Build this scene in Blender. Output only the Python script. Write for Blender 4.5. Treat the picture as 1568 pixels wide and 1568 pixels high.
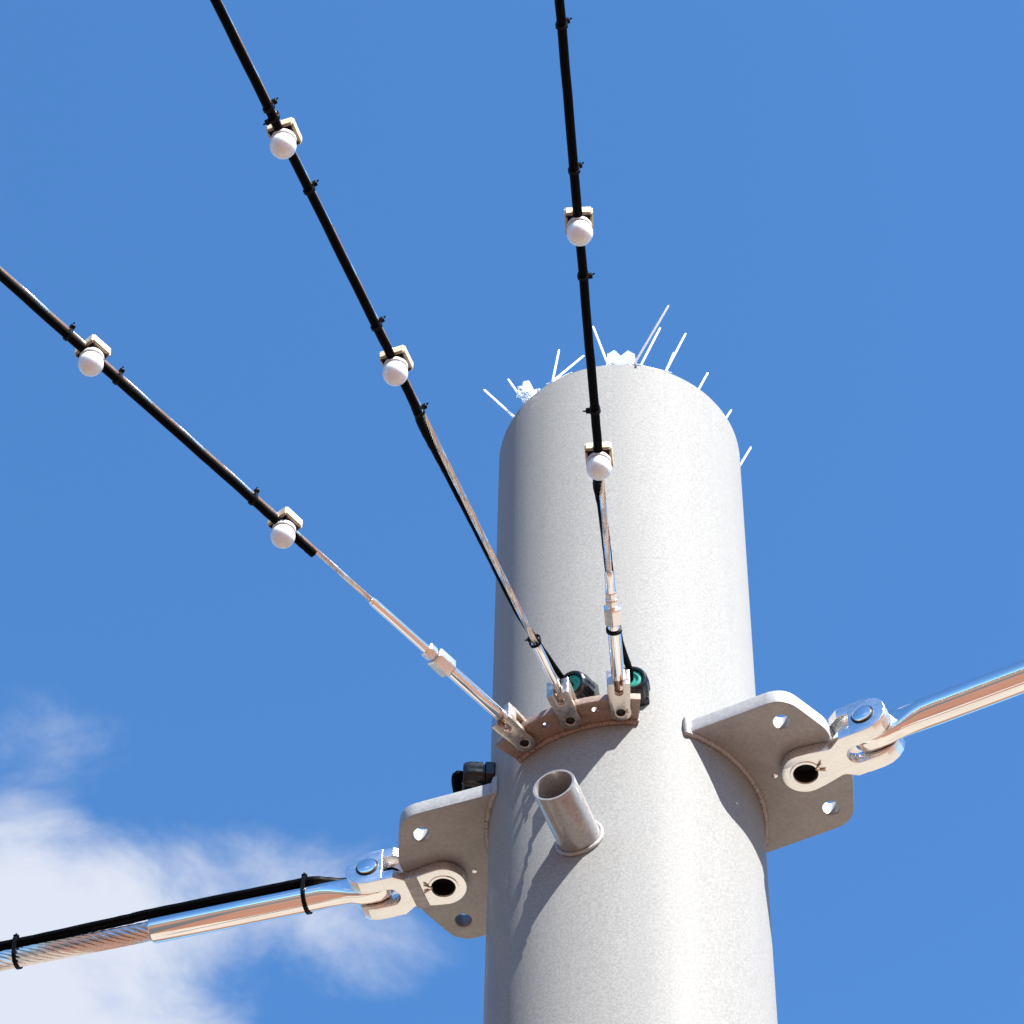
import bpy, bmesh, math, random
from mathutils import Vector, Matrix, Quaternion
random.seed(7)
for o in list(bpy.data.objects): bpy.data.objects.remove(o)
sc = bpy.context.scene
C = sc.collection
PI = math.pi
R_ = math.radians

# ------------------------------------------------------------------ camera
H = 1.65                                   # eye height
ELEV, ROLL = R_(54.14), R_(1.293)
fw = Vector((0, math.cos(ELEV), math.sin(ELEV)))
up0 = Vector((0, -math.sin(ELEV), math.cos(ELEV)))
rt0 = Vector((1, 0, 0))
rt = rt0*math.cos(ROLL) + up0*math.sin(ROLL)
upv = -rt0*math.sin(ROLL) + up0*math.cos(ROLL)
cd = bpy.data.cameras.new('camera'); cam = bpy.data.objects.new('camera', cd); C.objects.link(cam)
cam.matrix_world = Matrix(((rt.x, upv.x, -fw.x, -0.1767), (rt.y, upv.y, -fw.y, -3.4249), (rt.z, upv.z, -fw.z, H), (0, 0, 0, 1)))
cd.sensor_width = 36; cd.lens = 126.11; cd.clip_start = 0.05; cd.clip_end = 6000
sc.camera = cam

# ------------------------------------------------------------------ sky, sun, exposure
SUN_AZ, SUN_EL = 39.0, 46.0                # degrees right of the mast-to-camera direction, height
w = bpy.data.worlds.new('World'); sc.world = w; w.use_nodes = True
nt = w.node_tree; nt.nodes.clear()
def N(t, **k):
    n = nt.nodes.new(t)
    for a, b in k.items(): setattr(n, a, b)
    return n
def L(a, b): nt.links.new(a, b)
def M(op, a, b=None, c=None, clamp=False):
    n = N('ShaderNodeMath', operation=op, use_clamp=clamp)
    for i, v in enumerate((a, b, c)):
        if v is None: continue
        if isinstance(v, (int, float)): n.inputs[i].default_value = v
        else: L(v, n.inputs[i])
    return n.outputs[0]
out = N('ShaderNodeOutputWorld'); bg = N('ShaderNodeBackground'); bg.inputs[1].default_value = 0.0745
sky = N('ShaderNodeTexSky', sky_type='NISHITA'); sky.sun_disc = False
sky.sun_elevation = R_(SUN_EL); sky.sun_rotation = R_(180 - SUN_AZ)
sky.altitude = 300; sky.air_density = 1.0; sky.dust_density = 0.4; sky.ozone_density = 3.0
hs = N('ShaderNodeHueSaturation'); hs.inputs['Saturation'].default_value = 1.22; hs.inputs['Value'].default_value = 1.0
L(sky.outputs[0], hs.inputs['Color'])
tc = N('ShaderNodeTexCoord'); sep = N('ShaderNodeSeparateXYZ'); L(tc.outputs['Generated'], sep.inputs[0])
zc = M('MAXIMUM', sep.outputs[2], 0.06)
cu, cv = M('DIVIDE', sep.outputs[0], zc), M('DIVIDE', sep.outputs[1], zc)   # point on a flat cloud layer
cmb = N('ShaderNodeCombineXYZ'); L(cu, cmb.inputs[0]); L(cv, cmb.inputs[1])
def noise(scale, det, rough, off, dist=0.0):
    mp = N('ShaderNodeMapping'); mp.inputs['Location'].default_value = off; L(cmb.outputs[0], mp.inputs[0])
    n = N('ShaderNodeTexNoise'); n.inputs['Scale'].default_value = scale; n.inputs['Detail'].default_value = det
    n.inputs['Roughness'].default_value = rough; n.inputs['Distortion'].default_value = dist
    L(mp.outputs[0], n.inputs['Vector']); return n.outputs[0]
n1 = noise(14.0, 10, 0.585, (3.1, 1.7, 0.4), 0.25)
n2 = noise(5.0, 3, 0.5, (0.3, 5.1, 2.0))
# centres of the cloud banks on the layer (x, y, radius, weight); first group is in view, the rings are unseen, added for white reflections
BANKS = [(-0.205, 0.965, 0.118, 0.95), (-0.165, 0.895, 0.045, 0.34), (-0.105, 0.900, 0.050, 0.40), (-0.068, 0.896, 0.036, 0.28), (-0.048, 0.935, 0.034, 0.34), (-0.160, 0.830, 0.046, 0.19), (-0.19, 0.87, 0.04, 0.15),
         ] + [(math.sin(R_(a))*1.35, math.cos(R_(a))*1.35, 0.26, 0.62) for a in range(-30, 330, 60)] + [(math.sin(R_(a))*2.4, math.cos(R_(a))*2.4, 0.42, 0.62) for a in range(10, 370, 45)]
acc = None
for bx_, by_, br, bw in BANKS:
    d = N('ShaderNodeVectorMath', operation='DISTANCE'); L(cmb.outputs[0], d.inputs[0]); d.inputs[1].default_value = (bx_, by_, 0)
    mr = N('ShaderNodeMapRange', interpolation_type='SMOOTHERSTEP'); L(d.outputs['Value'], mr.inputs['Value'])
    mr.inputs['From Min'].default_value = br*1.35; mr.inputs['From Max'].default_value = 0.0
    mr.inputs['To Min'].default_value = 0; mr.inputs['To Max'].default_value = bw
    acc = mr.outputs[0] if acc is None else M('ADD', acc, mr.outputs[0])
dens = M('ADD', M('ADD', acc, M('MULTIPLY', M('SUBTRACT', n1, 0.5), 1.25)), M('MULTIPLY', M('SUBTRACT', n2, 0.5), 0.35))
mr = N('ShaderNodeMapRange', interpolation_type='SMOOTHSTEP'); L(dens, mr.inputs['Value'])
mr.inputs['From Min'].default_value = 0.12; mr.inputs['From Max'].default_value = 0.78; mr.inputs['To Max'].default_value = 0.93
gate = M('GREATER_THAN', sep.outputs[2], 0.03)
cover = M('MULTIPLY', mr.outputs[0], M('MINIMUM', M('MULTIPLY', acc, 6.0), 1.0))
cover = M('MULTIPLY', cover, gate)
mix = N('ShaderNodeMix', data_type='RGBA'); L(cover, mix.inputs['Factor']); L(hs.outputs[0], mix.inputs['A'])
mix.inputs['B'].default_value = (2.72, 2.87, 3.22, 1)
L(mix.outputs['Result'], bg.inputs[0]); L(bg.outputs[0], out.inputs[0])

sd = Vector((math.sin(R_(SUN_AZ))*math.cos(R_(SUN_EL)), -math.cos(R_(SUN_AZ))*math.cos(R_(SUN_EL)), math.sin(R_(SUN_EL))))
sl = bpy.data.lights.new('sun', 'SUN'); sl.energy = 4.9; sl.angle = R_(0.53); sl.color = (1.0, 0.968, 0.925)
so = bpy.data.objects.new('sun', sl); C.objects.link(so); so.rotation_euler = sd.to_track_quat('Z', 'Y').to_euler(); so.location = (6, -6, 12)
sc.view_settings.view_transform = 'Standard'; sc.view_settings.look = 'None'
sc.view_settings.exposure = 1.98; sc.view_settings.gamma = 1.0; sc.view_settings.use_curve_mapping = False
sc.cycles.use_denoising = True
sc.cycles.max_bounces = 10; sc.cycles.glossy_bounces = 6; sc.cycles.sample_clamp_indirect = 6

# ------------------------------------------------------------------ materials
def mat(name, col, rough=0.5, metal=0.0, coat=0.0, coat_r=0.1, noise_scale=0, noise_amp=0.0, col2=None, bump=0.0, bump_scale=None,
        rough_amp=0.0, trans=0.0, sss=0.0, drough=0.0, streak=0.0, scl=.006, lo=.33, ior=1.5, spec=0.5, detail=4, stretch=None):
    m = bpy.data.materials.new(name); m.use_nodes = True
    t = m.node_tree; b = t.nodes['Principled BSDF']
    b.inputs['Base Color'].default_value = (*col, 1); b.inputs['Roughness'].default_value = rough; b.inputs['Metallic'].default_value = metal
    b.inputs['Coat Weight'].default_value = coat; b.inputs['Coat Roughness'].default_value = coat_r
    b.inputs['Transmission Weight'].default_value = trans; b.inputs['IOR'].default_value = ior
    b.inputs['Specular IOR Level'].default_value = spec; b.inputs['Diffuse Roughness'].default_value = drough
    if sss:
        b.inputs['Subsurface Weight'].default_value = sss; b.inputs['Subsurface Radius'].default_value = (1, .9, .8); b.inputs['Subsurface Scale'].default_value = scl
    if noise_scale:
        c = t.nodes.new('ShaderNodeTexCoord'); n = t.nodes.new('ShaderNodeTexNoise')
        n.inputs['Scale'].default_value = noise_scale; n.inputs['Detail'].default_value = detail; n.inputs['Roughness'].default_value = 0.6
        src = c.outputs['Object']
        if stretch:
            mp = t.nodes.new('ShaderNodeMapping'); mp.inputs['Scale'].default_value = stretch; t.links.new(src, mp.inputs[0]); src = mp.outputs[0]
        t.links.new(src, n.inputs['Vector'])
        c2 = col2 or tuple(max(0, x*(1-noise_amp)) for x in col)
        r = t.nodes.new('ShaderNodeMix'); r.data_type = 'RGBA'
        r.inputs['A'].default_value = (*c2, 1); r.inputs['B'].default_value = (*tuple(min(1, x*(1+noise_amp)) for x in col), 1)
        k = t.nodes.new('ShaderNodeMapRange'); k.inputs['From Min'].default_value = lo; k.inputs['From Max'].default_value = 1-lo
        t.links.new(n.outputs[0], k.inputs['Value']); t.links.new(k.outputs[0], r.inputs['Factor']); t.links.new(r.outputs['Result'], b.inputs['Base Color'])
        if streak:      # faint rain streaks and broad patches on top of the grain
            mp2 = t.nodes.new('ShaderNodeMapping'); mp2.inputs['Scale'].default_value = (1, 1, .09); t.links.new(c.outputs['Object'], mp2.inputs[0])
            n2_ = t.nodes.new('ShaderNodeTexNoise'); n2_.inputs['Scale'].default_value = 34; n2_.inputs['Detail'].default_value = 5; t.links.new(mp2.outputs[0], n2_.inputs['Vector'])
            k2 = t.nodes.new('ShaderNodeMapRange'); k2.inputs['From Min'].default_value = .35; k2.inputs['From Max'].default_value = .65
            k2.inputs['To Min'].default_value = 1-streak; k2.inputs['To Max'].default_value = 1.0; t.links.new(n2_.outputs[0], k2.inputs['Value'])
            mu = t.nodes.new('ShaderNodeVectorMath'); mu.operation = 'SCALE'; t.links.new(r.outputs['Result'], mu.inputs[0]); t.links.new(k2.outputs[0], mu.inputs['Scale'])
            t.links.new(mu.outputs[0], b.inputs['Base Color'])
        if rough_amp:
            q = t.nodes.new('ShaderNodeMapRange'); q.inputs['From Min'].default_value = 0.3; q.inputs['From Max'].default_value = 0.7
            q.inputs['To Min'].default_value = max(0, rough-rough_amp); q.inputs['To Max'].default_value = rough+rough_amp
            t.links.new(n.outputs[0], q.inputs['Value']); t.links.new(q.outputs[0], b.inputs['Roughness'])
        if bump:
            bn = t.nodes.new('ShaderNodeBump'); bn.inputs['Strength'].default_value = bump; bn.inputs['Distance'].default_value = 0.002
            src2 = n.outputs[0]
            if bump_scale:
                nb = t.nodes.new('ShaderNodeTexNoise'); nb.inputs['Scale'].default_value = bump_scale; nb.inputs['Detail'].default_value = 3
                t.links.new(src, nb.inputs['Vector']); src2 = nb.outputs[0]
            t.links.new(src2, bn.inputs['Height']); t.links.new(bn.outputs[0], b.inputs['Normal'])
    return m
MT = dict(
    paint=mat('silver_mast_paint', (.222, .2245, .2165), .50, .0, .05, .06, 300, .125, spec=.03, streak=.035, drough=.35, bump=.012, bump_scale=420, rough_amp=.06, detail=3, lo=.38),
    collar=mat('red_brown_collar', (.195, .140, .112), .5, .1, .14, .15, 160, .2, bump=.08, bump_scale=260, detail=5),  # darker and redder than the plates
    stub=mat('silver_stub_paint', (.25, .24, .228), .34, .35, .7, .06, 200, .14, bump=.05, bump_scale=320, detail=3),
    plate=mat('silver_plate_paint', (.262, .264, .258), .5, .1, .14, .15, 150, .12, streak=.10, bump=.10, bump_scale=260, rough_amp=.06, detail=5),
    weld=mat('painted_weld', (.262, .258, .25), .5, .10, .14, .15, 420, .18, bump=.25),
    mirror=mat('polished_stainless', (.84, .81, .78), .075, 1.0, noise_scale=60, noise_amp=.06, rough_amp=.035, stretch=(.15, 1, 1)),
    satin=mat('satin_stainless', (.80, .785, .765), .27, 1.0, noise_scale=120, noise_amp=.05, rough_amp=.05, stretch=(.4, 1, 1)),
    rope=mat('stranded_stainless', (.66, .635, .61), .24, 1.0, noise_scale=200, noise_amp=.10, rough_amp=.05),
    shade_black=mat('bore_gap_shade', (.012, .011, .010), .6, .3, noise_scale=300, noise_amp=.3),  # black base colour stands in for shade inside bores and gaps
    cotter=mat('bronzed_split_pin', (.45, .33, .25), .35, 1.0, noise_scale=300, noise_amp=.2),
    forkm=mat('dull_warm_stainless', (.60, .51, .435), .33, 1.0, noise_scale=160, noise_amp=.12, rough_amp=.08, bump=.04),  # brown tint of reflected paving put into the base colour
    spike=mat('milky_polycarbonate', (.62, .66, .70), .25, noise_scale=20, noise_amp=.02, sss=1.0, scl=.01),
    dark_strip_grey=mat('dark_strip_grey', (.036, .034, .032), .9, noise_scale=6, noise_amp=.25, detail=8),
    slope_dark=mat('dark_slope_screen', (.045, .055, .030), .9, noise_scale=.08, noise_amp=.4, detail=8),
    grey_strip=mat('dull_grey', (.30, .30, .30), .55, .2, noise_scale=160, noise_amp=.25, stretch=(.3, 1, 1)),
    rubber=mat('black_cable_sheath', (.0012, .0012, .0015), .5, spec=.03, noise_scale=150, noise_amp=.25, rough_amp=.08),
    nylon=mat('black_nylon', (.002, .002, .0025), .45, spec=.08, noise_scale=300, noise_amp=.3),
    gland=mat('black_gland_plastic', (.006, .0065, .0075), .28, spec=.35, noise_scale=200, noise_amp=.3, rough_amp=.06),
    green=mat('green_rubber_seal', (.012, .20, .14), .35, noise_scale=260, noise_amp=.15),
    cream=mat('cream_plastic', (.42, .365, .25), .42, noise_scale=180, noise_amp=.08, sss=.15),
    white=mat('white_lamp_plastic', (.45, .44, .43), .38, noise_scale=180, noise_amp=.05),
    opal=mat('opal_lamp_dome', (.58, .63, .68), .28, noise_scale=90, noise_amp=.03, sss=1.0, scl=.012),
    screw=mat('dark_screw', (.06, .05, .035), .4, .6, noise_scale=300, noise_amp=.2),
    clear=mat('clear_polycarbonate', (.88, .92, .95), .14, noise_scale=120, noise_amp=.03, trans=.8, ior=1.45),
    cap=mat('dull_cap_metal', (.30, .30, .30), .5, .3, noise_scale=60, noise_amp=.2),
    earth=mat('terracotta_paving', (.128, .054, .029), .85, noise_scale=1.2, noise_amp=.25, detail=8),
    pale=mat('pale_bounce_ground', (.225, .195, .155), .85, noise_scale=.8, noise_amp=.10, detail=8),
)

# ------------------------------------------------------------------ helpers
def link(name, me, m, parent=None):
    o = bpy.data.objects.new(name, me); C.objects.link(o)
    if m and not me.materials: me.materials.append(MT[m] if isinstance(m, str) else m)
    if parent: o.parent = parent
    return o
def thing(name, label, cat, loc=(0, 0, 0), rotz=0.0, group=None):
    o = bpy.data.objects.new(name, None); C.objects.link(o); o.empty_display_size = .02
    o.location = loc; o.rotation_euler = (0, 0, rotz)
    return tag(o, label, cat, group)
def tag(o, label, cat, group=None):
    o['label'] = label; o['category'] = cat
    if group: o['group'] = group
    return o
def mesh(bm, ang=35):
    bmesh.ops.recalc_face_normals(bm, faces=bm.faces)
    me = bpy.data.meshes.new('m'); bm.to_mesh(me); bm.free()
    me.polygons.foreach_set('use_smooth', [True]*len(me.polygons))
    me.set_sharp_from_angle(angle=R_(ang)); return me
def ring_loft(bm, rings, cap=True, closed=False):
    vs = [[bm.verts.new(p) for p in r] for r in rings]
    n = len(vs[0])
    for i in range(len(vs) - (0 if closed else 1)):
        a, b = vs[i], vs[(i+1) % len(vs)]
        for k in range(n): bm.faces.new((a[k], a[(k+1) % n], b[(k+1) % n], b[k]))
    if cap and not closed:
        bm.faces.new(list(reversed(vs[0]))); bm.faces.new(vs[-1])
def frames(pts, hint=Vector((0, 0, 1))):
    out_ = []; u = None
    for i, p in enumerate(pts):
        t = (pts[min(i+1, len(pts)-1)] - pts[max(i-1, 0)]).normalized()
        if u is None:
            h = hint if abs(t.dot(hint)) < .95 else Vector((1, 0, 0))
            u = (h - t*h.dot(t)).normalized()
        else: u = (u - t*u.dot(t)).normalized()
        out_.append((p, t, u, t.cross(u)))
    return out_
def tube(bm, pts, r, seg=12, cap=True):
    pts = [Vector(p) for p in pts]
    rr = r if isinstance(r, (list, tuple)) else [r]*len(pts)
    ring_loft(bm, [[p + (u*math.cos(2*PI*k/seg) + v*math.sin(2*PI*k/seg))*q for k in range(seg)] for (p, t, u, v), q in zip(frames(pts), rr)], cap)
def lathe(bm, prof, axis='x', seg=32, org=(0, 0, 0), cap=True, sides=None):
    """prof: list of (along axis, radius)"""
    rings = []; o = Vector(org)
    for a, r in prof:
        ring = []
        for k in range(seg):
            th = 2*PI*(k+.5)/seg; c, s = math.cos(th)*r, math.sin(th)*r
            ring.append(o + Vector({'x': (a, c, s), 'y': (s, a, c), 'z': (c, s, a)}[axis]))
        rings.append(ring)
    ring_loft(bm, rings, cap)
def box(bm, c, s, bev=0.0):
    r = bmesh.ops.create_cube(bm, size=1.0, matrix=Matrix.Translation(c) @ Matrix.Diagonal((*s, 1)))
    if bev:
        ed = list({e for v in r['verts'] for e in v.link_edges})
        bmesh.ops.bevel(bm, geom=ed, offset=bev, segments=2, affect='EDGES')
def spline_pts(ctrl, n=8):
    c = [Vector(p) for p in ctrl]; c = [c[0]*2 - c[1]] + c + [c[-1]*2 - c[-2]]; o = []
    for i in range(1, len(c)-2):
        for k in range(n):
            t = k/n; p0, p1, p2, p3 = c[i-1:i+3]
            o.append(.5*((2*p1) + (p2-p0)*t + (2*p0-5*p1+4*p2-p3)*t*t + (3*p1-p0-3*p2+p3)*t**3))
    o.append(c[-2]); return o
def circle2(cx, cy, r, n=28): return [(cx + r*math.cos(2*PI*k/n), cy + r*math.sin(2*PI*k/n)) for k in range(n)]
def fillet(poly, rad, n=6):
    """round the corners of a closed 2D polygon; rad: one number or a list"""
    o = []; m = len(poly)
    for i in range(m):
        r = rad[i] if isinstance(rad, (list, tuple)) else rad
        p = Vector(poly[i]); a = Vector(poly[i-1]) - p; b = Vector(poly[(i+1) % m]) - p
        if r <= 0: o.append(tuple(p)); continue
        la, lb = a.length, b.length; a.normalize(); b.normalize()
        d = min(r/math.tan(max(1e-3, a.angle(b)/2)), la*.48, lb*.48)
        s, e = p + a*d, p + b*d
        for k in range(n+1):
            t = k/n; q = s*(1-t)**2 + p*2*t*(1-t) + e*t*t; o.append((q.x, q.y))
    return o
def slab(outline, holes, z0, z1, bev=.0015, xz=False):
    """extruded outline with holes and bevelled edges; xz: outline in x-z, z0..z1 along y"""
    cu_ = bpy.data.curves.new('c', 'CURVE'); cu_.dimensions = '2D'; cu_.fill_mode = 'BOTH'
    cu_.extrude = (z1-z0)/2 - bev; cu_.bevel_depth = bev; cu_.bevel_resolution = 2; cu_.offset = -bev
    for pl in [outline] + list(holes):
        s = cu_.splines.new('POLY'); s.points.add(len(pl)-1); s.use_cyclic_u = True
        for q, (x, y) in zip(s.points, pl): q.co = (x, y, 0, 1)
    ob = bpy.data.objects.new('c', cu_); C.objects.link(ob)
    dg = bpy.context.evaluated_depsgraph_get(); dg.update()
    me = bpy.data.meshes.new_from_object(ob.evaluated_get(dg)); bpy.data.objects.remove(ob); bpy.data.curves.remove(cu_)
    mx = Matrix.Translation((0, 0, (z0+z1)/2))
    if xz: mx = Matrix(((1, 0, 0, 0), (0, 0, -1, (z0+z1)/2), (0, 1, 0, 0), (0, 0, 0, 1)))
    me.transform(mx); me.materials.clear(); return me
def join(meshes, ang=35):
    bm = bmesh.new()
    for me in meshes: bm.from_mesh(me)
    bmesh.ops.remove_doubles(bm, verts=bm.verts, dist=1e-5)
    return mesh(bm, ang)
def B(f, *a, ang=35, **k):
    bm = bmesh.new(); f(bm, *a, **k); return mesh(bm, ang)
def strands(bm, x0, x1, rad, n, pitch, step, wire=None):
    """a laid rope along x: n wires in a helix round a core"""
    wr = wire or rad*math.sin(PI/n)/(1+math.sin(PI/n)); hr = rad - wr
    ns = int((x1-x0)/step)
    for k in range(n):
        pts = []
        for i in range(ns+1):
            x = x0 + (x1-x0)*i/ns; th = 2*PI*(k/n + x/pitch)
            pts.append(Vector((x, hr*math.cos(th), hr*math.sin(th))))
        tube(bm, pts, wr*1.0, 6, False)
    tube(bm, [(x0, 0, 0), (x1, 0, 0)], hr*.82, 10)
def az_dir(a): return Vector((math.sin(R_(a)), -math.cos(R_(a)), 0))
def az_rot(a): return R_(a - 90)
def polar(a, r, z): return Vector((math.sin(R_(a))*r, -math.cos(R_(a))*r, z))

# ------------------------------------------------------------------ ground
def sheet(name, x0, x1, y0, y1, z, m):
    bm = bmesh.new(); bm.faces.new([bm.verts.new(p) for p in ((x0, y0, z), (x1, y0, z), (x1, y1, z), (x0, y1, z))])
    o = link(name, mesh(bm), m); o['kind'] = 'structure'; return o
sheet('ground', -2500, 2500, -2500, 2500, 0, 'earth')
sheet('added_pale_strip', -60, 60, 1.2, 14, .004, 'pale')  # unseen pale strip added for bounce and cream reflections in the metal
sheet('added_dark_strip', -14, -6.0, -60, 60, .008, 'dark_strip_grey')  # unseen dark strip added to cut warm bounce on the mast's left

# unseen slopes, added only to shut off the low bright sky on every side
bm = bmesh.new(); rings = []
for rr, hh in ((70, 0.0), (95, 6), (125, 14), (165, 21), (230, 26), (330, 20), (480, 0)):
    ring_ = []
    for k in range(96):
        a = 2*PI*k/96; wv = 1 + .16*math.sin(3*a+.7) + .09*math.sin(7*a+2) + .05*math.sin(17*a)
        ring_.append(Vector((math.sin(a)*rr, math.cos(a)*rr, hh*wv + (random.uniform(-1, 1) if hh else -.5))))
    rings.append(ring_)
ring_loft(bm, rings, cap=False)
hl = link('added_slopes', mesh(bm, 80), 'slope_dark'); hl['kind'] = 'structure'

# ------------------------------------------------------------------ the mast
MR, TOP = 0.2, H + 4.8804
ZC = H + 3.957            # underside of the collar
ZP = H + 3.955            # underside of the two gusset plates
PT = 0.027                # gusset thickness
CT = 0.014                # collar thickness
mast = thing('steel_mast', 'thick round silver painted steel mast with welded cable plates', 'mast', (0, 0, 0))
link('shaft', B(lathe, [(0, MR), (2, MR), (4, MR), (TOP-.004, MR), (TOP-.001, MR-.0012), (TOP, MR-.004), (TOP, MR-.02)], 'z', 160), 'paint', mast)
link('top_cap', B(lathe, [(TOP+.0015, .1), (TOP+.0015, MR-.006), (TOP+.005, MR-.0045), (TOP+.0075, MR-.006), (TOP+.008, .1)], 'z', 96), 'cap', mast)
link('base_plate', B(lathe, [(.004, .34), (.03, .34), (.032, .336)], 'z', 48), 'plate', mast)

def weld_arc(a0, a1, z, r=MR+.002, br=.0050):
    n = max(20, int(abs(a1-a0)*2)); pts, rr = [], []
    for i in range(n+1):
        a = a0 + (a1-a0)*i/n
        pts.append(polar(a, r + random.uniform(-.0006, .0006), z + random.uniform(-.0005, .0005))); rr.append(br*(1 + .10*math.sin(i*2.1) + random.uniform(-.08, .08)))
    bm = bmesh.new(); tube(bm, pts, rr, 10); return mesh(bm, 60)

def gusset(azc, lab):
    hw = .128
    po = [(.15, -hw), (.287, -hw), (.3155, -.106), (.336, -.050), (.336, .050), (.3155, .106), (.287, hw), (.15, hw)]
    po = [(.15, -hw), (.305, -hw), (.336, -.050), (.336, .050), (.305, hw), (.15, hw)]
    ol = fillet(po, [0, .042, .05, .05, .042, 0], 8)
    holes = [circle2(.2845, -.0886, .0125), circle2(.2845, .0886, .0125), circle2(.283, 0, .019)]
    me = join([slab(ol, holes, 0, PT, .0018)])
    o = link('gusset_plate', me, 'plate', mast); o.location = (0, 0, ZP); o.rotation_euler = (0, 0, az_rot(azc)); o['label'] = lab
    rv = link('bright_plug', B(lathe, [(.002, .0042), (-.0006, .0042), (-.0014, .003), (-.0016, .0)], 'z', 16, cap=False), 'satin', o); rv.location = (.236, -.002, 0)  # polished dome added to give a small bright spot
    half = math.degrees(math.asin(hw/MR))
    wb = link('weld_bead', weld_arc(-half-1, half+1, -.001), 'weld', o); wb.rotation_euler = (0, 0, R_(90))
    wt = link('weld_bead', weld_arc(-half-1, half+1, PT+.001), 'weld', o); wt.rotation_euler = (0, 0, R_(90))
    for s in (-1, 1):     # the beads that run up the plate's two ends
        bm = bmesh.new(); x = math.sqrt(MR*MR - hw*hw)
        tube(bm, [(x+.002, s*(hw+.001), -.004), (x+.003, s*(hw+.002), PT*.5), (x+.002, s*(hw+.001), PT+.004)], [.005, .0065, .005], 10)
        link('weld_bead', mesh(bm, 60), 'weld', o)
    return o
gusset(62.8, 'gusset plate on the sunny side of the mast, underside in shade')
gusset(-110.6, 'gusset plate on the shaded side of the mast')

# arc collar
A0, A1 = -52.0, 2.6
def rp(a, r): return (math.sin(R_(a))*r, -math.cos(R_(a))*r)
na = 28
ol = [rp(A0 + (A1-A0)*i/na, .243) for i in range(na+1)] + [rp(A1 + (A0-A1)*i/na, .185) for i in range(na+1)]
HOLE = [(-32.5, .2265), (-13.4, .2275)]; PINS = [(-42.6, .2235), (-22.8, .225), (-4.2, .225)]
me = join([slab(ol, [circle2(*rp(a, r), .0052, 18) for a, r in HOLE] + [circle2(*rp(a, r), .0068, 18) for a, r in PINS], 0, CT, .0012)])
col = link('collar_plate', me, 'collar', mast); col.location = (0, 0, ZC); col['label'] = 'curved collar plate that holds the three festoon wires'
wb = link('weld_bead', weld_arc(A0, A1, -.0010, MR+.002, .0050), 'collar', col)
wb = link('weld_bead', weld_arc(A0, A1, CT+.001, MR+.003, .005), 'weld', col)

# open pipe stub below the collar
ps = link('pipe_stub', B(lathe, [(-.02, .0), (-.02, .0305), (.1005, .0305), (.102, .0298), (.102, .0268), (.1005, .0262), (.0, .0262), (.0, .0)], 'x', 48, cap=False), 'stub', mast)
ps.location = polar(-21.8, MR, H+3.722); ps.rotation_euler = (0, 0, az_rot(-21.8)); ps['label'] = 'short open pipe sticking out below the collar'
bm = bmesh.new(); pts = []
for k in range(49):
    th = 2*PI*k/48; y, z = .0325*math.cos(th), .0325*math.sin(th)
    pts.append((math.sqrt(MR*MR - y*y) - MR + .002, y, z))
vs = [[Vector(p) + (Vector((1, 0, 0))*math.cos(2*PI*j/8) + Vector((0, p[1], p[2])).normalized()*math.sin(2*PI*j/8))*random.uniform(.0028, .0036) for j in range(8)] for p in pts[:-1]]
ring_loft(bm, vs, closed=True)
link('weld_bead', mesh(bm, 60), 'weld', ps)

# ------------------------------------------------------------------ big forks, rods and ropes of the two stays
def fork_mesh(re, hw, x_slot, shw, x_end, t_arm, gap, bore, px0, bev=.0012, waist=None, round_end=True):
    """two arms round a plate, turning into two prongs; pin at the origin, cable along +x"""
    wst = waist or re*.76
    out_ = []
    for k in range(15):
        th = PI/2 + PI*k/14; out_.append((re*math.cos(th), re*math.sin(th)))
    low = [(re*.55, -re*.93), (re*1.35, -wst), (x_slot*.78, -wst*1.02), (x_slot*1.02, -hw), (x_end, -hw)]
    xs = x_slot + shw
    slot = [(x_end, -shw), (xs, -shw)] + [(xs + shw*math.cos(-PI/2 - PI*k/10), shw*math.sin(-PI/2 - PI*k/10)) for k in range(1, 10)] + [(xs, shw), (x_end, shw)]
    ol = out_ + low + slot + [(x, -y) for x, y in reversed(low)]
    top = gap/2 + t_arm
    ms = [slab(ol, [circle2(0, 0, bore)], -top, -gap/2, bev), slab(ol, [circle2(0, 0, bore)], gap/2, top, bev)]
    rr = top + .0006
    if round_end: prof = [(px0, -rr)] + [(x_end + rr*math.sin(PI*k/8), -rr*math.cos(PI*k/8)) for k in range(9)] + [(px0, rr)]
    else: prof = [(px0, -rr), (x_end+.0006, -rr), (x_end+.0006, rr), (px0, rr)]
    for s in (-1, 1):
        a, b = sorted((s*(shw-.0004), s*(hw+.0004)))
        ms.append(slab(prof, [], a, b, bev, xz=True))
    return join(ms, 16)

FT = PT + .004 + 2*.018
big_fork = fork_mesh(.0345, .0375, .066, .0155, .107, .018, PT+.004, .0178, .084)
ring = slab(circle2(0, 0, .0222, 40), [circle2(0, 0, .0182, 40)], -.0012, 0, .0003)
def cotter(bm, s=1.0, ang=0.0):
    c, n = math.cos(ang), math.sin(ang)
    def T(x, y, z): return (x*c - y*n, x*n + y*c, z)
    leg = [(.0168, .001, 0), (.0205, .003, -.001), (.0285, .0075, -.002)]
    tube(bm, [T(x*s, -y*s, z*s) for x, y, z in reversed(leg)] + [T(x*s, y*s, z*s) for x, y, z in leg], .0013*s, 8)

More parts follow.
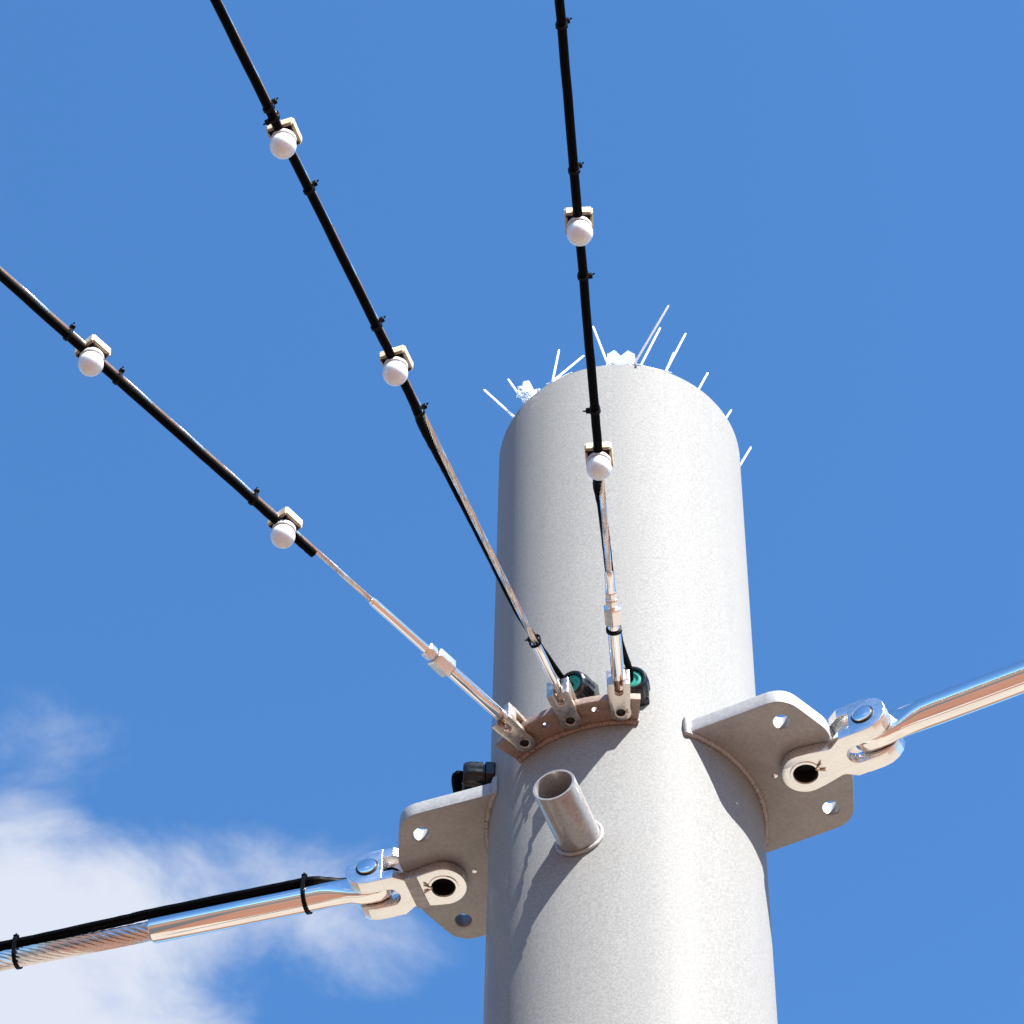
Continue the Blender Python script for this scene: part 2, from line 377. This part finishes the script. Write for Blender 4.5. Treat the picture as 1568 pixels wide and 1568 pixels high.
def rod_end(x_eye=.107):
    """flattened eye that swells into a round swaged sleeve, lofted along x"""
    bm = bmesh.new(); rings = []
    prof = [(-.030, .0132, .004, 2.2), (-.028, .0134, .013, 2.6), (-.020, .0136, .022, 4), (-.008, .0137, .027, 5), (.006, .0137, .0275, 5), (.022, .0137, .026, 4.5),
            (.036, .0140, .0235, 4), (.050, .0165, .0222, 3), (.066, .0202, .0219, 2.3), (.080, .0222, .0222, 2.0), (.10, .0226, .0226, 2.0), (.20, .0226, .0226, 2.0), (.30, .0226, .0226, 2.0)]
    for x, hy, hz, e in prof:
        ring = []
        for k in range(48):
            t = 2*PI*k/48; c, s = math.cos(t), math.sin(t)
            ring.append(Vector((x_eye + x, hy*math.copysign(abs(c)**(2/e), c), hz*math.copysign(abs(s)**(2/e), s))))
        rings.append(ring)
    return bm, rings
ZM = ZP + PT/2
def stay(pin, azd, sleeve_end, far, cot_ang, fork_label, cable_label, grey_strip, ks=1.0):
    f = thing('toggle_fork', fork_label, 'fork', (pin.x, pin.y, ZM), az_rot(azd), 'steel toggle forks of the stay cables')
    link('fork_body', big_fork, 'satin', f)
    hb = FT/2
    pn = link('clevis_pin', B(lathe, [(-hb+.024, .0), (-hb+.024, .0160), (-hb+.0245, .0166), (hb+.001, .0168), (hb+.001, .0215), (hb+.006, .0215), (hb+.007, .020), (hb+.007, 0)], 'z', 36, cap=False), 'shade_black', f)
    link('bore_shade_liner', B(lathe, [(-hb+.0015, .0176), (-hb+.0015, .0168), (hb-.004, .0168), (hb-.004, .0176)], 'z', 36, cap=False), 'shade_black', f)  # black lining added so the bore looks fully shaded
    wr = link('retaining_ring', ring, 'satin', f); wr.location = (0, 0, -hb-.0002)
    bm = bmesh.new(); cotter(bm, 1.0, cot_ang); cp = link('split_pin', mesh(bm, 60), 'cotter', f); cp.location = (0, 0, -hb-.0005)
    link('cross_pin', B(lathe, [(-.0425, 0), (-.0425, .0125), (-.0415, .0145), (-.0392, .0148), (-.0392, .0115), (.0392, .0115), (.0392, .0148), (.0415, .0145), (.0425, .0125), (.0425, 0)], 'y', 36, org=(.107, 0, 0), cap=False), 'mirror', f)
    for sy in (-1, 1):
        wa = link('gap_shade_ring', B(lathe, [(-.0006, .0118), (-.0006, .0172), (.0006, .0172), (.0006, .0118)], 'y', 36, org=(.107, sy*.0384, 0)), 'shade_black', f)  # thin black ring painted in as the shaded gap behind the pin head
    if grey_strip:  # flat grey strip across the underside of the lower arm
        tb = slab(fillet([(.029, -.0305), (.048, -.0305), (.052, .0305), (.033, .0305)], .001, 2), [], -hb-.0012, -hb-.0002, .0003)
        t_ = link('grey_band', tb, 'grey_strip', f)
    c = thing('stay_cable', cable_label, 'cable', (pin.x, pin.y, ZM), az_rot(azd), 'thick steel stay cables')
    bm, rings = rod_end()
    rings = [[Vector((v.x, v.y*(ks if v.x > .14 else 1), v.z*(ks if v.x > .14 else 1))) for v in r_] for r_ in rings]
    dxs = sleeve_end - rings[-1][0].x
    rings[-1] = [v + Vector((dxs, 0, 0)) for v in rings[-1]]
    rings.append([Vector((v.x + .003, v.y*.92, v.z*.92)) for v in rings[-1]])
    ring_loft(bm, rings)
    link('swaged_sleeve', mesh(bm, 40), 'mirror', c)
    bm = bmesh.new(); strands(bm, sleeve_end-.005, sleeve_end+1.0, .0172*ks*1.02, 12, .17, .006)
    tube(bm, [(sleeve_end+.98, 0, 0), (far, 0, 0)], .0168, 12)
    link('wire_rope', mesh(bm, 50), 'rope', c)
    return f, c
pinR = polar(62.3, .283, 0); pinL = polar(-110.7, .283, 0)
stay(pinR, 62.0, .90, 9.0, R_(-5), 'polished steel fork pinned to the gusset plate on the sunny right side', 'thick polished rod-ended steel cable rising to the right edge', False)
stay(pinL, -106.6, .452, 9.0, R_(12), 'polished steel fork with grey band pinned to the left gusset plate', 'thick stranded steel cable running out to the left edge', True, .87)

# ------------------------------------------------------------------ festoon wires with their small forks
def line_pt(pin, azd, s, dz=0.0, dy=0.0):
    d = az_dir(azd); tg = Vector((-d.y, d.x, 0))
    return Vector((pin.x, pin.y, 0)) + d*s + tg*dy + Vector((0, 0, ZR + dz))
ZR = ZC + CT/2
small_fork = fork_mesh(.0152, .0158, .031, .0062, .052, .0075, CT+.002, .0066, .036, bev=.0008, waist=.0150, round_end=False)
WIRES = [('left', -42.6, .2235, -42.4), ('middle', -22.8, .225, -22.6), ('right', -4.2, .225, -5.9)]
wire_objs = {}
for wname, pa, pr, azd in WIRES:
    pin = polar(pa, pr, 0)
    lab = {'left': 'thin steel wire with long threaded terminal, lowest of the three festoon wires',
           'middle': 'thin steel wire with slim tapered end, middle of the three festoon wires',
           'right': 'thin steel wire with black-ringed terminal, in front of the mast'}[wname]
    c = thing('festoon_wire', lab, 'cable', (pin.x, pin.y, ZR), az_rot(azd), 'thin steel wires of the light strings')
    hb = CT/2 + .001 + .0075
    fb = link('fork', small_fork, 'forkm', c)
    link('clevis_pin', B(lathe, [(-hb+.0045, 0), (-hb+.0045, .0058), (-hb+.005, .0063), (hb+.0005, .0063), (hb+.0005, .009), (hb+.003, .009), (hb+.0035, .008), (hb+.0035, 0)], 'z', 24, cap=False), 'shade_black', fb)
    bm = bmesh.new(); cotter(bm, .42, R_({'left': 40, 'middle': -40, 'right': 75}[wname])); sp = link('split_pin', mesh(bm, 60), 'cotter', fb); sp.location = (0, 0, -hb-.0004)
    def hexnut(a, b, r, m='satin'):
        link('nut', B(lathe, [(a, r*.86), (a+.002, r), (b-.002, r), (b, r*.86)], 'x', 6, ang=20), m, c)
    if wname == 'left':
        link('threaded_rod', B(lathe, [(.032, .0055), (.046, .0058), (.052, .0090), (.054, .0093), (.165, .0093)], 'x', 24), 'mirror', c)
        hexnut(.160, .193, .0152); hexnut(.1945, .210, .0112)
        link('swage', B(lathe, [(.208, .0070), (.215, .0066), (.320, .0064), (.325, .0050)], 'x', 20), 'mirror', c)
        r0, rad = .322, .0038
    elif wname == 'middle':
        link('swage', B(lathe, [(.030, .0052), (.044, .0056), (.075, .0064), (.130, .0066), (.137, .0054)], 'x', 20), 'mirror', c)
        r0, rad = .134, .0043
    else:
        link('threaded_rod', B(lathe, [(.032, .0055), (.046, .0060), (.052, .0092), (.054, .0095), (.136, .0095), (.142, .0088), (.150, .0085)], 'x', 24), 'mirror', c)
        link('black_ring', B(lathe, [(.1345, .0098), (.1352, .0114), (.1398, .0114), (.1405, .0098)], 'x', 28), 'nylon', c)
        hexnut(.149, .177, .0132); hexnut(.181, .192, .0095); hexnut(.194, .205, .0088)
        link('swage', B(lathe, [(.175, .0062), (.21, .0070), (.235, .0068), (.240, .0050)], 'x', 20), 'mirror', c)
        r0, rad = .236, .0044
    bm = bmesh.new(); strands(bm, r0, 1.5, rad, 9, .042, .003); tube(bm, [(1.49, 0, 0), (9.0, 0, 0)], rad*.97, 8)
    link('wire_rope', mesh(bm, 50), 'rope', c)
    wire_objs[wname] = pin

# ------------------------------------------------------------------ festoon power cables, glands
def gland(azb, z, azx, label, tilt=0.0):
    g = thing('cable_gland', label, 'cable gland', polar(azb, MR-.004, z), 0, 'black cable glands in the mast')
    g.rotation_euler = (0, R_(-tilt), az_rot(azx))
    link('hex_base', B(lathe, [(0, .0235), (.002, .0262), (.0135, .0262), (.0155, .0235)], 'x', 6, ang=20), 'gland', g)
    bm = bmesh.new(); rings = []
    for x, r, fl in [(.0155, .0215, 0), (.018, .0215, 0), (.0185, .0248, 1), (.036, .0248, 1), (.041, .0242, .4), (.0455, .0225, 0), (.047, .0205, 0), (.0465, .0178, 0), (.0445, .0165, 0), (.040, .0160, 0)]:
        rings.append([Vector((x, (r + fl*.0008*math.cos(14*2*PI*k/112))*math.cos(2*PI*k/112), (r + fl*.0008*math.cos(14*2*PI*k/112))*math.sin(2*PI*k/112))) for k in range(112)])
    ring_loft(bm, rings, cap=False)
    nut_ = link('dome_nut', mesh(bm, 40), 'gland', g)
    link('seal', B(lathe, [(.040, .0), (.040, .0165), (.0432, .0160), (.0445, .0140), (.0445, .0105), (.0425, .0085), (.0425, 0)], 'x', 36, cap=False), 'green', g)
    return g
ZG = H + 4.018
gl1 = gland(-18.8, ZG+.007, -34, 'black cable gland with green seal beside the middle festoon fork', -14)
gl2 = gland(1.2, ZG-.002, -8, 'black cable gland with green seal behind the right festoon fork', -10)
gl3 = gland(-80, ZG+.004, -88, 'black cable gland poking out beyond the shaded edge, over the left plate')
def gl_pt(g, x): return g.matrix_basis @ Vector((x, 0, 0))
CR = .0061
def cable_obj(name, ctrl, r, label, group, n=8, end_cap=False, taper=None):
    pts = spline_pts(ctrl, n); bm = bmesh.new()
    for i in range(2, len(pts)-1): pts[i] = pts[i] + Vector((random.uniform(-1, 1), random.uniform(-1, 1), random.uniform(-1, 1)))*.00028
    rr = [r*(.62 + .38*min(1, i/taper)) for i in range(len(pts))] if taper else r
    tube(bm, pts, rr, 14)
    return tag(link(name, mesh(bm, 50), 'rubber'), label, 'cable', group)
G = 'black power cables of the light strings'
pw = wire_objs
def along(wn, lst):
    az = {x[0]: x[3] for x in WIRES}[wn]
    return [line_pt(pw[wn], az, s - .2245, dz, dy) for s, dz, dy in lst]
u = -.0108
cl = along('left', [(s, u, 0) for s in (.664, .70, .78, .9, 1.1, 1.3, 1.6, 3, 6, 9)])
cable_obj('power_cable', cl, CR, 'black power cable ending at the inner lamp on the lowest festoon wire', G)
cm = along('middle', [(.36, .009, .0), (.42, .0085, -.0055), (.5, .0085, -.0060), (.6, .0080, -.0065), (.70, .005, -.0075), (.76, -.005, -.006), (.80, u, -.001), (.86, u, 0), (1.0, u, 0), (1.3, u, 0), (1.6, u, 0), (3, u, 0), (6, u, 0), (9, u, 0)])
cm = [gl_pt(gl1, .042), gl_pt(gl1, .052), gl_pt(gl1, .075)] + cm
cable_obj('power_cable', cm, CR*.98, 'black power cable along the middle festoon wire into its own gland', G, taper=70)
cr = along('right', [(.33, .014, .006), (.40, .0135, .001), (.5, .012, -.001), (.57, .0095, -.003), (.61, .0, -.006), (.64, u, -.002), (.68, u, 0), (.8, u, 0), (1.0, u, 0), (1.3, u, 0), (1.6, u, 0), (3, u, 0), (6, u, 0), (9, u, 0)])
cr = [gl_pt(gl2, .042), gl_pt(gl2, .052), gl_pt(gl2, .066)] + cr
cable_obj('power_cable', cr, CR, 'black power cable hanging in front of the mast under the right festoon wire', G, taper=34)
# black cable on the left stay
def stay_pt(s, dz, dy):
    d = az_dir(-106.6); tg = Vector((-d.y, d.x, 0)); return Vector((pinL.x, pinL.y, ZM)) + d*s + tg*dy + Vector((0, 0, dz))
ctrl = [gl_pt(gl3, .042), gl_pt(gl3, .056), stay_pt(-.045, .040, .075), stay_pt(-.02, .030, .045), stay_pt(.045, .046, -.004), stay_pt(.10, .050, -.024), stay_pt(.155, .038, -.016), stay_pt(.185, .029, .002), stay_pt(.205, .0250, .0115), stay_pt(.26, .0240, .0125), stay_pt(.45, .0240, .0125), stay_pt(.50, .0225, .0118), stay_pt(.64, .0205, .0108), stay_pt(.8, .0205, .0108), stay_pt(1.2, .0205, .0108), stay_pt(4, .0205, .0108), stay_pt(9, .0205, .0108)]
cable_obj('power_cable', ctrl, .0078, 'thick black cable strapped along the left stay cable', G)

# ------------------------------------------------------------------ cable ties
def tie_mesh(ra, rb, dz, dy, w_=.0045, th=.0014, ha=0.0):
    """flat strap round two parallel round cables: ra at the origin, rb at (dy, dz); in the local y-z plane"""
    pts = []
    for k in range(48):
        a = 2*PI*k/48; c, s = math.cos(a), math.sin(a)
        v = max(((ra + .0004), 0.0, 0.0), ((rb + .0004), dy, dz), key=lambda q: q[1]*c + q[2]*s + q[0])
        pts.append((v[1] + v[0]*c, v[2] + v[0]*s, c, s))
    bm = bmesh.new()
    rings = [[Vector((x, y + c*o, z + s*o)) for x, o in ((-w_/2, 0), (w_/2, 0), (w_/2, th), (-w_/2, th))] for y, z, c, s in pts]
    ring_loft(bm, rings, closed=True)
    hc, hs_ = math.cos(ha), math.sin(ha)
    v = max(((ra), 0.0, 0.0), ((rb), dy, dz), key=lambda q: q[1]*hc + q[2]*hs_ + q[0])
    cy, cz = v[1] + (v[0]+.0032)*hc, v[2] + (v[0]+.0032)*hs_
    m0 = len(bm.verts)
    r = bmesh.ops.create_cube(bm, size=1, matrix=Matrix.Translation((0, cy, cz)) @ Matrix.Rotation(ha, 4, 'X') @ Matrix.Diagonal((w_*1.35, .0055, .0068, 1)))
    bmesh.ops.bevel(bm, geom=list({e for q in r['verts'] for e in q.link_edges}), offset=.0008, segments=1, affect='EDGES')
    tube(bm, [(0, cy, cz), (.001, cy + .006*hc - .003*hs_, cz + .006*hs_ + .003*hc)], .0011, 6)
    return mesh(bm, 40)
TG = 'black cable ties on the cables'
def tie(wn, s, label, ha, above=False, ra=None, dy=0):
    az = {x[0]: x[3] for x in WIRES}[wn]; p = line_pt(pw[wn], az, s - .2245)
    me = tie_mesh(ra or .0043, CR, .009 if above else u, dy, ha=R_(ha))
    o = tag(link('cable_tie', me, 'nylon'), label, 'cable tie', TG); o.location = p; o.rotation_euler = (0, 0, az_rot(az)); return o
tie('left', 1.136, 'black cable tie above the outer lamp of the lowest festoon wire', 35)
tie('left', 1.044, 'black cable tie just below the outer lamp of the lowest festoon wire', 40)
tie('left', .784, 'black cable tie above the inner lamp of the lowest festoon wire', 50)
tie('middle', 1.284, 'black cable tie with curled tail above the outer lamp of the middle wire', 20)
tie('middle', 1.268, 'black cable tie touching the outer lamp on the middle wire', 200)
tie('middle', 1.156, 'black cable tie below the outer lamp on the middle wire', 15)
tie('middle', .934, 'black cable tie above the inner lamp on the middle wire', 15)
tie('middle', .787, 'black cable tie where the middle power cable leaves its wire', 10)
tie('middle', .362, 'black cable tie at the slim steel end of the middle wire', 160, True, .0068)
tie('right', 1.318, 'topmost black cable tie on the right festoon wire', 10)
tie('right', 1.110, 'black cable tie above the outer lamp of the right festoon wire', 15)
tie('right', .951, 'black cable tie below the outer lamp of the right festoon wire', 5)
tie('right', .740, 'black cable tie in front of the mast, above the right inner lamp', 175)
for s, rr, lab in ((.212, .0226, 'black cable tie round the polished sleeve of the left stay'), (.668, .0172, 'black cable tie round the stranded left stay near the picture edge')):
    big = s < .4
    me = tie_mesh(rr*.88, .0078, .0240 if big else .0205, .0125 if big else .0108, w_=.0058, th=.0022, ha=R_(62))
    o = tag(link('cable_tie', me, 'nylon'), lab, 'cable tie', TG); o.location = stay_pt(s, 0, 0); o.rotation_euler = (0, 0, az_rot(-106.6))

# ------------------------------------------------------------------ lamps
def build_lamp():
    P = {}
    bm = bmesh.new(); box(bm, (0, 0, .001), (.036, .0385, .017), .0022); P['housing'] = (mesh(bm, 40), 'cream')
    bm = bmesh.new(); box(bm, (0, 0, -.0095), (.029, .031, .005), .0012); P['clamp'] = (mesh(bm, 40), 'nylon')
    P['collar'] = (B(lathe, [(-.0125, .0135), (-.0125, .0165), (-.0135, .0172), (-.0185, .0172), (-.0190, .0165), (-.0190, .0135)], 'z', 36), 'white')
    prof = [(-.0185, .0168)] + [(-.0300 + .0178*math.cos(t)*.98, .0178*math.sin(t)) for t in [R_(50 + 130*k/22) for k in range(22)]] + [(-.04744, .0008)]
    P['dome'] = (B(lathe, prof, 'z', 40), 'opal')
    P['screw'] = (B(lathe, [(0, .0018), (-.0012, .0022), (-.0016, .0018)], 'z', 12), 'screw')
    return P
LP = build_lamp()
def lamp(wn, s, label):
    az = {x[0]: x[3] for x in WIRES}[wn]; p = line_pt(pw[wn], az, s - .2245)
    t = thing('festoon_lamp', label, 'lamp', p, az_rot(az) + R_(random.uniform(-3, 3)), 'white dome lamps on the festoon wires')
    t.rotation_euler.x = R_(random.uniform(-3, 3)); t.scale = (.95, .95, .97)
    h = link('housing', LP['housing'][0], 'cream', t)
    for sx, sy in ((1, 1), (-1, 1), (1, -1), (-1, -1)):
        k = link('screw', LP['screw'][0], 'screw', h); k.location = (sx*.0135, sy*.0158, -.0073)
    link('clamp', LP['clamp'][0], 'nylon', t); link('collar', LP['collar'][0], 'white', t); link('dome', LP['dome'][0], 'opal', t)
lamp('left', 0.722, 'white dome lamp nearest the mast on the lowest festoon wire')
lamp('left', 1.092, 'white dome lamp nearest the left picture edge on the lowest wire')
lamp('middle', 0.868, 'lower white dome lamp on the middle festoon wire')
lamp('middle', 1.237, 'upper white dome lamp on the middle festoon wire')
lamp('right', 0.659, 'white dome lamp in front of the mast on the right wire')
lamp('right', 1.028, 'white dome lamp against the sky above the mast top')

# ------------------------------------------------------------------ bird spikes on the mast top
ST = [  # strip: label, [(foot, tip)...], base blocks
    ('clear plastic bird spike strip on the shaded side of the mast top', [((-.1754, -.0828), (-.2282, -.0784, 6.6268)), ((-.1559, -.1069), (-.1883, -.0951, 6.6349))], [(-.150, -.1125, 38)]),
    ('bird spike pair forking from one foot left of the dangling wire', [((-.1153, -.156), (-.1047, -.1527, 6.6399)), ((-.1153, -.156), (-.0634, -.1504, 6.6273))], []),
    ('clear plastic bird spike block at the front of the mast top', [((-.0226, -.1826), (-.0499, -.2039, 6.6349)), ((.0154, -.1900), (.072, -.2651, 6.6082))], [(-.004, -.1815, -1)]),
    ('bird spikes leaning right, just right of the front spike block', [((.0281, -.192), (.0613, -.2045, 6.6346)), ((.0693, -.1812), (.1038, -.1944, 6.634)), ((.0693, -.1812), (.0862, -.1552, 6.636))], []),
    ('bird spikes with only their tips showing on the sunny rim', [((.1151, -.1241), (.1445, -.1163, 6.6362)), ((.159, -.064), (.1876, -.0435, 6.6346)), ((.1840, .0420), (.2247, .0303, 6.6328))], []),
]
for lab, sp, blocks in ST:
    f0 = sp[0][0]; base = Vector((f0[0], f0[1], TOP+.008))
    t = thing('bird_spike_strip', lab, 'bird spikes', base, 0, 'bird spikes on the mast top')
    bm = bmesh.new()
    pts = []
    for (fx, fy), tip in sp:
        v = Vector((fx, fy, TOP+.008))*1.0; v.x *= .985; v.y *= .985
        if not pts or (v - pts[-1]).length > .005: pts.append(v)
    if len(pts) == 1: pts.append(pts[0]*1.0 + Vector((.022, -.010, 0)))
    q = []
    for p in pts: q.append(p - base)
    d = (q[-1]-q[0]).normalized()*.012; q[0] = q[0]-d; q[-1] = q[-1]+d
    lim = MR - .012
    for i, p in enumerate(q):
        a = p + base; r = math.hypot(a.x, a.y)
        if r > lim: a.x *= lim/r; a.y *= lim/r; q[i] = a - base
    rings = []
    for p, tt, uu, vv in frames(q): rings.append([p + vv*x + Vector((0, 0, z)) for x, z in ((-.008, 0), (.008, 0), (.0065, .005), (-.0065, .005))])
    ring_loft(bm, rings); link('base_strip', mesh(bm), 'clear', t)
    for bx, by, rot in blocks:      # folded clear saddle that holds the pins
        bm = bmesh.new(); c, s = math.cos(R_(rot)), math.sin(R_(rot))
        for sgn in (-1, 1):
            prof = [(-.021, 0), (-.019, .030), (-.009, .041), (0, .026), (.010, .040), (.020, .031), (.022, 0), (.012, .012), (0, .004), (-.011, .012)]
            vs = []
            for o in (sgn*.004, sgn*.007):
                vs.append([Vector((x*c - o*s, x*s + o*c, z*.9)) for x, z in prof])
            a, b = [[bm.verts.new(v) for v in ring_] for ring_ in vs]
            n = len(a)
            for k in range(n): bm.faces.new((a[k], a[(k+1) % n], b[(k+1) % n], b[k]))
            bm.faces.new(a); bm.faces.new(list(reversed(b)))
        for x in (-.018, -.009, .01, .019):
            tube(bm, [(x*c + .007*s, x*s - .007*c, .003), (x*c - .007*s, x*s + .007*c, .028)], .0016, 6)
        sd_ = link('pin_saddle', mesh(bm, 25), 'clear', t); sd_.location = Vector((bx, by, TOP+.009)) - base; sd_.scale = (1.15, 1.15, 1.3)
    for (fx, fy), tip in sp:
        bm = bmesh.new(); a = Vector((fx, fy, TOP+.009)) - base; b = Vector(tip) - base
        tube(bm, [a, a.lerp(b, .97), b], [.0020, .0018, .0010], 8)
        link('spike', mesh(bm, 50), 'spike', t)
